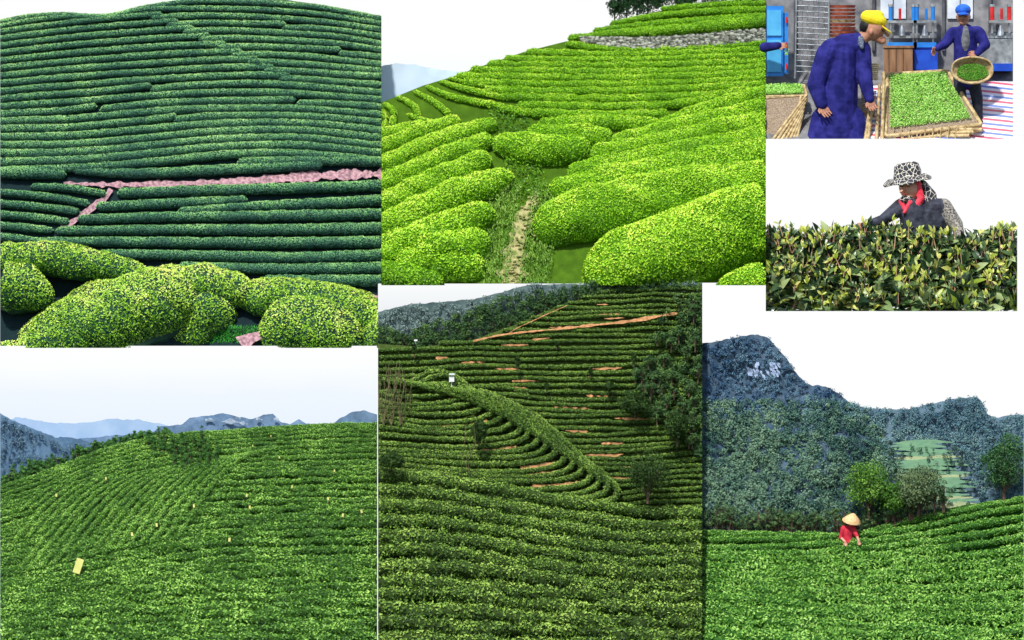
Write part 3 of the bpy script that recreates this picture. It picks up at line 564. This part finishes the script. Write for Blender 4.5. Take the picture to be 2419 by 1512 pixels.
P=[('c',q(2160,500),.36,q(2170,620),.42,0),('c',q(2130,490),.22,q(2222,492),.24,0),('e',q(2190,520,10),(.62,.4,.5),0,0),
 ('c',q(2125,492,-5),.2,q(2085,520,-25),.13,0),('c',q(2085,520,-25),.13,q(2040,532,-45),.08,0),
 ('c',q(2228,490,0),.22,q(2258,530,-15),.17,1),('c',q(2258,530,-15),.17,q(2268,556,-40),.11,1),
 ('c',q(2160,478),.14,q(2152,460),.14,4),('e',q(2148,442,-6),(.25,.28,.33),-12,2),('c',q(2134,448,-31),.035,q(2128,453,-36),.038,2),
 ('e',q(2142,470,-12),(.19,.2,.10),-15,4),('c',q(2146,480,-16),.10,q(2152,492,-18),.07,4),
 ('c',q(2168,434,-18),.08,q(2176,470,-22),.09,3),('c',q(2176,470,-22),.09,q(2158,498,-26),.06,3),('c',q(2128,474,-18),.05,q(2140,502,-28),.035,3),('c',q(2150,478,-26),.05,q(2136,502,-32),.04,3),
 ('c',q(2180,436,4),.11,q(2200,462,0),.13,4),('c',q(2200,462,0),.12,q(2208,496,-6),.08,4),('c',q(2188,445,-4),.1,q(2192,486,-12),.06,4),
 ('c',q(2160,480,-26),.01,q(2168,545,-36),.01,3)]
figure('body',P,.018,[JK,SLV,SKIN,REDS,PAT],wm,2)
mb=MB()
for a in ((2130,440),(2146,441)): limb(mb,q(a[0]-4,a[1],-33),q(a[0]+4,a[1]+.5,-33),.012,.01,0,6)
limb(mb,q(2132,458,-33),q(2142,459,-33),.012,.01,1,6)
mb.build('face_details',[HAIR,RED],wm)
figure('hand',hand(q(2040,532,-45),(-1,-.2,.0),(0,0.3,1),.2,0),.009,[SKIN2],wm,1)
mb=MB(); c=q(2142,420,0); M=rotm(-10); th=np.linspace(0,2*np.pi,40,endpoint=False); n=40;V=[c+M@np.array([0.05,0,.36])]
pr=((.2,.355),(.29,.3),(.33,.12),(.345,.0),(.46,-.05),(.58,-.13),(.575,-.15),(.34,-.04))
for r_,z_ in pr: V+=[c+M@np.array([.04*(z_>.05)+r_*np.cos(t),r_*np.sin(t)*.8,z_-.10*(r_>.4)*(1+np.sin(t))*.5*-1+(.02*np.sin(5*t) if r_>.4 else 0)]) for t in th]
F=[[1+k*n+j,1+k*n+(j+1)%n,1+(k+1)*n+(j+1)%n,1+(k+1)*n+j] for k in range(len(pr)-1) for j in range(n)]
mb.add(V,F,0,.5,True); mb.add(V,[[0,1+(j+1)%n,1+j] for j in range(n)],0,.5,True); mb.build('sun_hat',[PAT],wm)
# big leafed bushes
def bigleaf(mb,P,d,N,L,tint,mat,ar=.42):
    n=len(P); d=nrm(d); b=nrm(np.cross(d,N)); N=np.cross(b,d); L=L[:,None]
    prof=[(0,0),(.3,.42),(.62,.45),(.85,.22),(1,0)]
    mid=[P+d*L*t-N*L*.25*t*t for t,_ in prof]; V=[];
    for (t,w_),m in zip(prof,mid): V+= [m-b*L*ar*w_+N*L*w_*.16,m,m+b*L*ar*w_+N*L*w_*.16]
    V=np.stack(V,1); base=np.arange(n)[:,None,None]*15; F=[]
    for k in range(4):
        F+=[[3*k,3*k+1,3*k+4,3*k+3],[3*k+1,3*k+2,3*k+5,3*k+4]]
    F=(np.array(F)[None]+base).reshape(-1,4); mb.add(V,F,mat,np.repeat(tint,8),True)
BL=foliage('tea_leaf_mature',[(18,38,24),(44,70,40),(86,112,64),(156,170,116)],.28,.7,5,.2,.2,gain=1.35)
YL=foliage('tea_shoot_young',[(120,150,50),(180,196,70),(226,220,130)],.35,.5,6,.2,.25)
ST=foliage('tea_stem',[(160,110,96),(214,168,140),(160,156,90)],.6)
tb=I([(1809,560),(1840,556),(1900,560),(1960,556),(2010,545),(2060,548),(2110,545),(2180,556),(2250,566),(2290,570),(2340,556),(2403,548)])
mb=MB(); D4=lambda x,y: 5.0-.9*(np.asarray(y,float)-540)/190
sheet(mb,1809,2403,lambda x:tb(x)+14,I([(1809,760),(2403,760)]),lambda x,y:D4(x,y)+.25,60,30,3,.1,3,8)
def lf(n,y0,y1,Lr,tr,mat,up):
    px=rng.uniform(1809,2403,n);py=tb(px)+y0+(y1-y0)*rng.uniform(0,1,n)
    P=W(px,py,D4(px,py)+rng.uniform(-.2,.2,n)); d=rng.normal(size=(n,3))*[1.2,.7,.5]+np.array([0,-.3,up]); N=nrm(rng.normal(0,.6,(n,3))+np.array([-.2,-.7,.7]))
    bigleaf(mb,P,d,N,rng.uniform(*Lr,n)*(1+.6*(py-540)/180),rng.uniform(*tr,n),mat)
lf(4600,-2,190,(.18,.38),(-.1,1.0),0,.15); lf(1100,-12,40,(.1,.22),(.1,1.),0,.8); lf(300,-18,50,(.09,.17),(.1,1),1,1.4); lf(520,70,190,(.16,.34),(.1,1),1,.8)
for k in range(300):
    x=rng.uniform(1812,2400); y=tb(x)+rng.uniform(4,180); b=W(x,y,float(D4(x,y))-.2); l=rng.uniform(.12,.34); e=b+np.array([rng.normal(0,.06),-.05,l])
    limb(mb,b,e,.016,.01,2,5,rng.uniform(0,1)); pts=np.tile(e,(3,1)); bigleaf(mb,pts,rng.normal(0,.5,(3,3))+[0,-.1,1.],rng.normal(0,.4,(3,3))+[0,-1,.3],rng.uniform(.1,.2,3),rng.uniform(.2,1,3),1 if rng.random()<.6 else 0)
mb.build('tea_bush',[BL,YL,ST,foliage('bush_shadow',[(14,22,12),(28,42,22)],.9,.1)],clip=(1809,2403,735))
# ======================= PANEL 3 : processing shed
FL=solid('concrete_floor',(130,130,132),(94,94,98),5,.7); WL=solid('plaster_wall',(150,150,152),(92,94,100),3,.85)
BLU=solid('blue_steel',(50,140,220),(36,116,200),3,.4,bump=0); DBL=solid('dark_blue_steel',(36,90,210),(26,66,176),3,.4,bump=0)
STL=solid('steel',(190,196,200),(130,136,142),6,.35,.6,0); BAM=solid('bamboo',(206,184,136),(146,120,80),10,.6,bump=.3); RST=solid('terracotta_tray',(196,108,80),(146,70,52),8,.7)
WOOD=solid('wood_box',(160,122,90),(120,86,62),8,.7,stretch=(1,1,.2)); RDP=solid('red_paint',(224,54,54),(190,34,38),4,.4,bump=0); MES=solid('bamboo_mesh',(170,150,128),(106,92,76),40,.8)
DF=lambda x,y: 9.0-2.4*(np.asarray(y,float)-170)/160
mb=MB(); sheet(mb,1809,2393,I([(1809,-60),(2393,-60)]),I([(1809,190),(2393,190)]),lambda x,y:9.2+0*x*y,10,10,0,.0); 
for x in (1875,2060,2225,2335): box(mb,x,x+7,-60,120,9.1,9.19,1)
for x in (2080,2238): box(mb,x,x+60,-20,44,9.14,9.19,2); box(mb,x+29,x+31,-20,44,9.12,9.139,1)
mb.build('shed_wall',[WL,solid('conduit',(96,98,104)),solid('window_pane',(226,232,238),(190,198,210),3,.3,bump=0)],clip=(1809,2393))
mb=MB(); sheet(mb,1809,2393,I([(1809,165),(2393,165)]),I([(1809,335),(2393,335)]),DF,20,20,0,0)
mb.add([W(1809,520,6.05),W(2393,520,6.05),W(2393,520,7.2),W(1809,520,7.2)],[[0,1,2,3]],0); mb.build('shed_floor',[FL],clip=(1809,2393))
m,nt,o=newmat('striped_tarp');Lk=nt.links;tc=nt.nodes.new('ShaderNodeTexCoord');mp=nt.nodes.new('ShaderNodeMapping');mp.inputs['Rotation'].default_value=(0,math.radians(-6),0);Lk.new(tc.outputs['Object'],mp.inputs[0])
sp=nt.nodes.new('ShaderNodeSeparateXYZ');Lk.new(mp.outputs[0],sp.inputs[0]);mu=nt.nodes.new('ShaderNodeMath');mu.operation='MULTIPLY';mu.inputs[1].default_value=4.6;Lk.new(sp.outputs[2],mu.inputs[0]);fr_=nt.nodes.new('ShaderNodeMath');fr_.operation='FRACT';Lk.new(mu.outputs[0],fr_.inputs[0])
r=ramp(nt,[(0,lin((204,96,116))),(.22,lin((222,218,224))),(.5,lin((110,130,196))),(.72,lin((222,218,224)))]);r.color_ramp.interpolation='CONSTANT';Lk.new(fr_.outputs[0],r.inputs[0]);b=nt.nodes.new('ShaderNodeBsdfPrincipled');Lk.new(r.outputs[0],b.inputs['Base Color']);Lk.new(b.outputs[0],o.inputs[0])
mb=MB(); sheet(mb,2040,2393,I([(2040,205),(2200,190),(2393,192)]),I([(2040,335),(2393,335)]),lambda x,y:DF(x,y)-.03,50,30,0,.03,4); mb.build('striped_tarpaulin',[m],clip=(1809,2393))
mb=MB(); box(mb,1811,1850,14,180,7.9,8.4,0); box(mb,1812,1846,24,84,7.86,7.895,1); box(mb,1812,1846,94,170,7.86,7.895,1); box(mb,1850,1862,30,175,8.,8.4,0)
for y in (40,100,150): limb(mb,W(1858,y,7.95),W(1858,y+14,7.95),.02,.02,2)
mb.build('blue_steel_cabinet',[BLU,solid('light_blue',(90,180,230),(70,160,215),3,.4,bump=0),RDP,WM])
mb=MB()
for x in (1882,1958): limb(mb,W(x,-30,8.2),W(x-4 if x<1900 else x,185,8.2),.025,.025,0)
for y in range(0,180,13): limb(mb,W(1882,y,8.2),W(1958,y+4,8.2),.014,.014,0)
for x in range(1895,1955,13): limb(mb,W(x,-10,8.25),W(x,180,8.25),.008,.008,0)
mb.build('steel_rack',[STL])
mb=MB()
for k in range(9):
    y=12+k*8.6; limb(mb,W(1989,y+6.6,8.5),W(1989,y,8.5),.3,.33,0 if k!=4 else 1,28)
mb.build('stacked_round_trays',[RST,BAM])
mb=MB(); box(mb,2088,2156,112,176,8.3,8.7,0)
for x in (2099,2116,2133): box(mb,x,x+1.5,114,174,8.285,8.3,1)
box(mb,2085,2159,108,113,8.27,8.73,0); mb.build('wooden_crate',[WOOD,BARK])
for k,(x0,x1) in enumerate(((2096,2166),(2158,2212),(2336,2392))):
    mb=MB(); box(mb,x0,x1,100,112,8.7,9.05,4); box(mb,x0+2,x1-2,112,168,8.75,9.05,1); box(mb,x0-2,x1,84,90,8.7,9.0,2); box(mb,x0,x1,48,54,8.72,9.0,2)
    for x in (x0+8,x1-8): limb(mb,W(x,100,8.8),W(x,50,8.8),.03,.03,2); limb(mb,W(x,48,8.8),W(x,16,8.8),.05,.05,4 if k!=2 else 3,12); limb(mb,W(x,16,8.8),W(x,10,8.8),.06,.06,2,12); limb(mb,W(x,90,8.72),W(x,78,8.72),.07,.09,2,12)
    limb(mb,W((x0+x1)/2,84,8.7),W((x0+x1)/2,60,8.7),.09,.03,2,12); box(mb,x0+14,x0+26,120,136,8.72,8.75,2); box(mb,x0+30,x1-10,118,160,8.735,8.75,4)
    limb(mb,W(x0+30,46,8.75),W(x0+30,20,8.75),.035,.035,3 if k!=1 else 4,10)
    mb.build('tea_press_machine',[WM,DBL,STL,RDP,BLU],clip=(1809,2393))
mb=MB(); box(mb,2300,2392,92,150,8.5,8.66,0); box(mb,2290,2392,150,168,8.45,8.66,1); box(mb,2160,2215,118,165,8.55,8.68,1); mb.build('steel_chute',[STL,DBL],clip=(1809,2393))
# trays
def quad(a,b,c,d,u,v): return (1-v)*((1-u)*a+u*b)+v*((1-u)*d+u*c)
LEAFG=foliage('picked_tea_leaf',[(70,130,36),(116,184,60),(164,216,96),(206,236,150)],.5,.3,6,.2,.1,gain=1.1)
def tray(name,a,b,c,d,n,ls,rim=.05,green=True):
    a,b,c,d=[np.array(W(*p)) for p in (a,b,c,d)]; mb=MB(); mb.add([a,b,c,d],[[3,2,1,0]],1)
    dn=np.array([0,.0,-.14]); 
    for p,r_ in ((a,b),(b,c),(c,d),(d,a)):
        limb(mb,p,r_,rim,rim,0,8); limb(mb,p+dn,r_+dn,rim*.8,rim*.8,0,8)
        for t in np.linspace(0,1,12): limb(mb,p*(1-t)+r_*t,p*(1-t)+r_*t+dn,.018,.018,0,5)
    for t in np.linspace(.1,.9,7): limb(mb,quad(a,b,c,d,t,0)+dn*.5,quad(a,b,c,d,t,1)+dn*.5,.02,.02,0,6)
    if green:
        u=rng.uniform(.05,.93,n);v=rng.uniform(.04,.9,n); P=quad(a,b,c,d,u[:,None],v[:,None])+np.array([0,-.05,.06])*rng.uniform(.3,1.3,(n,1))
        leaves(mb,P,np.tile([0,-.6,.8],(n,1)),ls,rng.uniform(.25,.95,n)+.15*fbm(P[:,0]*5,P[:,2]*5,2),2,.6,.35)
    return mb.build(name,[BAM,MES,LEAFG],clip=(1809,2393))
tray('bamboo_drying_tray',(2096,176,7.5),(2238,168,7.5),(2318,294,6.7),(2092,322,6.6),12000,.05)
tray('bamboo_drying_tray',(1800,204,7.6),(1900,202,7.6),(1906,226,7.3),(1800,228,7.3),2500,.05,.03)
tray('bamboo_drying_tray',(1800,232,7.3),(1892,226,7.3),(1880,330,6.7),(1800,336,6.7),10,.05,.03,False)
mb=MB()
for k in range(7): limb(mb,W(1906-k*2,224+k*9,7.1-k*.02),W(1822+k*9,334+k*3,6.6),.035,.035,0,8)
for x0,y0,x1,y1 in ((2088,170,2084,330),(2078,200,2070,330),(2092,306,2320,306),(2096,316,2300,312),(2100,325,2290,320),(2064,235,2050,330),(2056,250,2044,330)): limb(mb,W(x0,y0,7.0),W(x1,y1,6.55),.04,.045,0,8)
for k in range(10): limb(mb,W(2110+k*19,300,6.6),W(2112+k*18,330,6.62),.02,.02,0,6)
mb.build('bamboo_poles',[BAM],clip=(1809,2393))
mb=MB()
for x,y,r0,h in ((2052,215,18,60),(2060,150,16,40),(2036,262,20,50)):
    for k in range(int(h/5)): limb(mb,W(x,y+k*5+4,7.45),W(x,y+k*5,7.45),(r0-k*.4)/100,(r0-k*.4+1)/100,0,18)
mb.build('bamboo_basket',[BAM],clip=(1809,2393))
NAVY=solid('navy_work_coat',(50,50,130),(26,28,90),4,.8,bump=.9,spec=.1); GRY=solid('grey_sweater',(120,122,126),(90,92,98),12,.9); BLK=solid('dark_trousers',(50,54,66),(30,34,44),5,.9,bump=.5); CHK=solid('checked_shirt',(120,130,150),(50,56,76),30,.8)
YC=solid('yellow_cap',(240,220,40),(220,192,20),5,.7,bump=.2); BC=solid('blue_cap',(40,110,215),(24,76,175),5,.7,bump=.2)
yb=6.85; wk=empty('tea_worker')
P=[('c',q(1988,138),.40,q(1978,235),.50,0),('c',q(1978,235),.48,q(1978,300),.52,0),('c',q(1950,285),.36,q(1945,330),.40,0),('c',q(2010,285),.36,q(2014,330),.38,0),
 ('c',q(1965,118,-6),.28,q(2030,106,4),.22,0),('c',q(1990,104),.24,q(2035,92),.16,0),
 ('c',q(1954,128,-18),.27,q(1928,200,-30),.22,0),('c',q(1928,200,-30),.22,q(1940,246,-42),.15,0),
 ('c',q(2036,118,4),.22,q(2044,190,-16),.18,0),('c',q(2044,190,-16),.18,q(2054,234,-30),.12,0),
 ('c',q(2033,92,-10),.09,q(2036,112,-24),.05,3),
 ('c',q(2030,98),.15,q(2056,74),.16,1),('e',q(2066,66),(.26,.24,.32),20,1),('c',q(2068,84),.14,q(2084,97,-2),.09,1),('c',q(2090,76,-2),.035,q(2098,84,-3),.042,1),('c',q(2087,92,-3),.05,q(2089,95,-3),.04,1),('e',q(2058,76,-23),(.045,.035,.08),10,1),
 ('e',q(2048,62,3),(.18,.225,.22),20,2),
 ('c',q(2018,300),.26,q(2024,400),.22,4),('c',q(1985,300),.26,q(1980,400),.22,4),('c',q(2024,400),.22,q(2026,500),.14,4),('c',q(1980,400),.22,q(1976,500),.14,4)]
figure('body',P,.018,[NAVY,SKIN2,HAIR,CHK,BLK],wk,3)
figure('hand',hand(q(1942,248,-44),(.45,-.2,-.9),(.8,.4,.4),.4,0,.5),.012,[SKIN2],wk,1)
figure('hand',hand(q(2055,236,-32),(.3,-.2,-.9),(1,.3,.3),.36,0,.7),.012,[SKIN2],wk,1)
mb=MB(); limb(mb,q(2083,72,-18),q(2089,74,-15),.014,.012,0,6); limb(mb,q(2081,68,-19),q(2090,70,-14),.008,.008,0,6); limb(mb,q(2080,90,-12),q(2090,88,-7),.01,.008,1,6)
mb.build('face_details',[HAIR,solid('lips',(140,80,70))],wk)
figure('cap',[('e',q(2064,46,0),(.33,.28,.2),20,0),('c',q(2048,36),.12,q(2074,38),.14,0),('e',q(2094,70,-2),(.19,.22,.028),38,0),('c',q(2066,30),.02,q(2066,27),.02,0)],.015,[YC],wk,2)
yb=7.35; wk=empty('tea_worker')
P=[('c',q(2280,84),.28,q(2282,150),.3,0),('c',q(2282,150),.3,q(2284,182),.3,0),('c',q(2252,78),.15,q(2310,76),.15,0),('e',q(2281,96,-16),(.12,.18,.36),0,3),
 ('c',q(2250,80),.15,q(2232,104,-14),.12,0),('c',q(2232,104,-14),.12,q(2214,114,-34),.08,0),
 ('c',q(2314,80),.15,q(2328,106,-12),.12,0),('c',q(2328,106,-12),.12,q(2308,126,-36),.085,0),
 ('c',q(2280,66),.09,q(2276,54),.09,1),('e',q(2275,38,-2),(.16,.18,.21),0,1),('e',q(2273,44,-20),(.025,.04,.035),0,1),('e',q(2275,54,-12),(.09,.08,.06),0,1),('e',q(2260,40,0),(.025,.03,.045),0,1),('e',q(2291,40,0),(.025,.03,.045),0,1),('e',q(2276,32,5),(.165,.16,.16),0,2),
 ('c',q(2268,184),.17,q(2268,215,-8),.14,4),('c',q(2268,215,-8),.14,q(2276,240),.1,4),('c',q(2298,184),.17,q(2308,232,-8),.14,4),('c',q(2308,232,-8),.14,q(2312,280),.1,4),('e',q(2312,287,-8),(.12,.2,.06),0,2)]
figure('body',P,.016,[NAVY,SKIN2,HAIR,GRY,BLK],wk,2)
figure('hand',hand(q(2214,114,-34),(-.7,-.3,-.7),(.5,.6,-.5),.27,0,.6),.009,[SKIN2],wk,1)
figure('hand',hand(q(2308,126,-36),(-.8,-.4,-.1),(0,.4,.9),.27,0,.8),.009,[SKIN2],wk,1)
figure('cap',[('e',q(2275,24,0),(.19,.2,.15),0,0),('e',q(2275,34,-22),(.15,.14,.03),0,0)],.012,[BC],wk,1)
mb=MB()
for a in (2268,2281): limb(mb,q(a-2.5,39,-18),q(a+2.5,39,-18),.01,.01,0,6)
limb(mb,q(2270,50,-19),q(2279,50,-19),.008,.008,1,6); mb.build('face_details',[HAIR,bpy.data.materials['lips']],wk)
# winnowing basket (held)
mb=MB(); c=q(2297,166,-52); th=np.linspace(0,2*np.pi,32,endpoint=False); rr=[(1,0),(.93,.02),(.55,.15),(.0,.2)]
V=[]
for r_,dd in rr: V+=[c+np.array([r_*.48*np.cos(t)*(1+.06*np.sin(t)),dd,r_*.31*np.sign(np.sin(t))*abs(np.sin(t))**.8]) for t in th]
mb.add(V,[[k*32+j,k*32+(j+1)%32,(k+1)*32+(j+1)%32,(k+1)*32+j] for k in range(3) for j in range(32)],0,.5,True)
for j in range(32): limb(mb,V[j],V[(j+1)%32],.028,.028,0,6)
n=2600; a=rng.uniform(0,6.28,n); r_=np.sqrt(rng.uniform(0,1,n))*.8; P=c+np.stack([r_*.46*np.cos(a),.02+0*a,r_*.24*np.sin(a)-.04],1)
leaves(mb,P,np.tile([0,-.8,.6],(n,1)),.045,rng.uniform(-.1,.5,n),1,.8,.35); mb.build('winnowing_basket',[BAM,LEAFG],wk)
# third worker reaching in from the side
yb=7.5; wk=empty('tea_worker')
P=[('c',q(1806,112,0),.12,q(1838,108,-8),.09,0)]+hand(q(1838,108,-8),(1,-.2,.0),(0,.4,1),.26,1,.5)
figure('arm',P,.01,[NAVY,SKIN2],wk,1)
n=60; mb=MB(); P=W(1858,0,7.4)+np.stack([rng.normal(0,.03,n),rng.normal(0,.03,n),-1.05-rng.uniform(0,.25,n)],1); leaves(mb,P,rng.normal(size=(n,3)),.05,rng.uniform(.3,.9,n),0,.8,.35); mb.build('held_leaves',[LEAFG],wk)
print('POLYS',sum(len(o.data.polygons) for o in SC.objects if o.type=='MESH'))
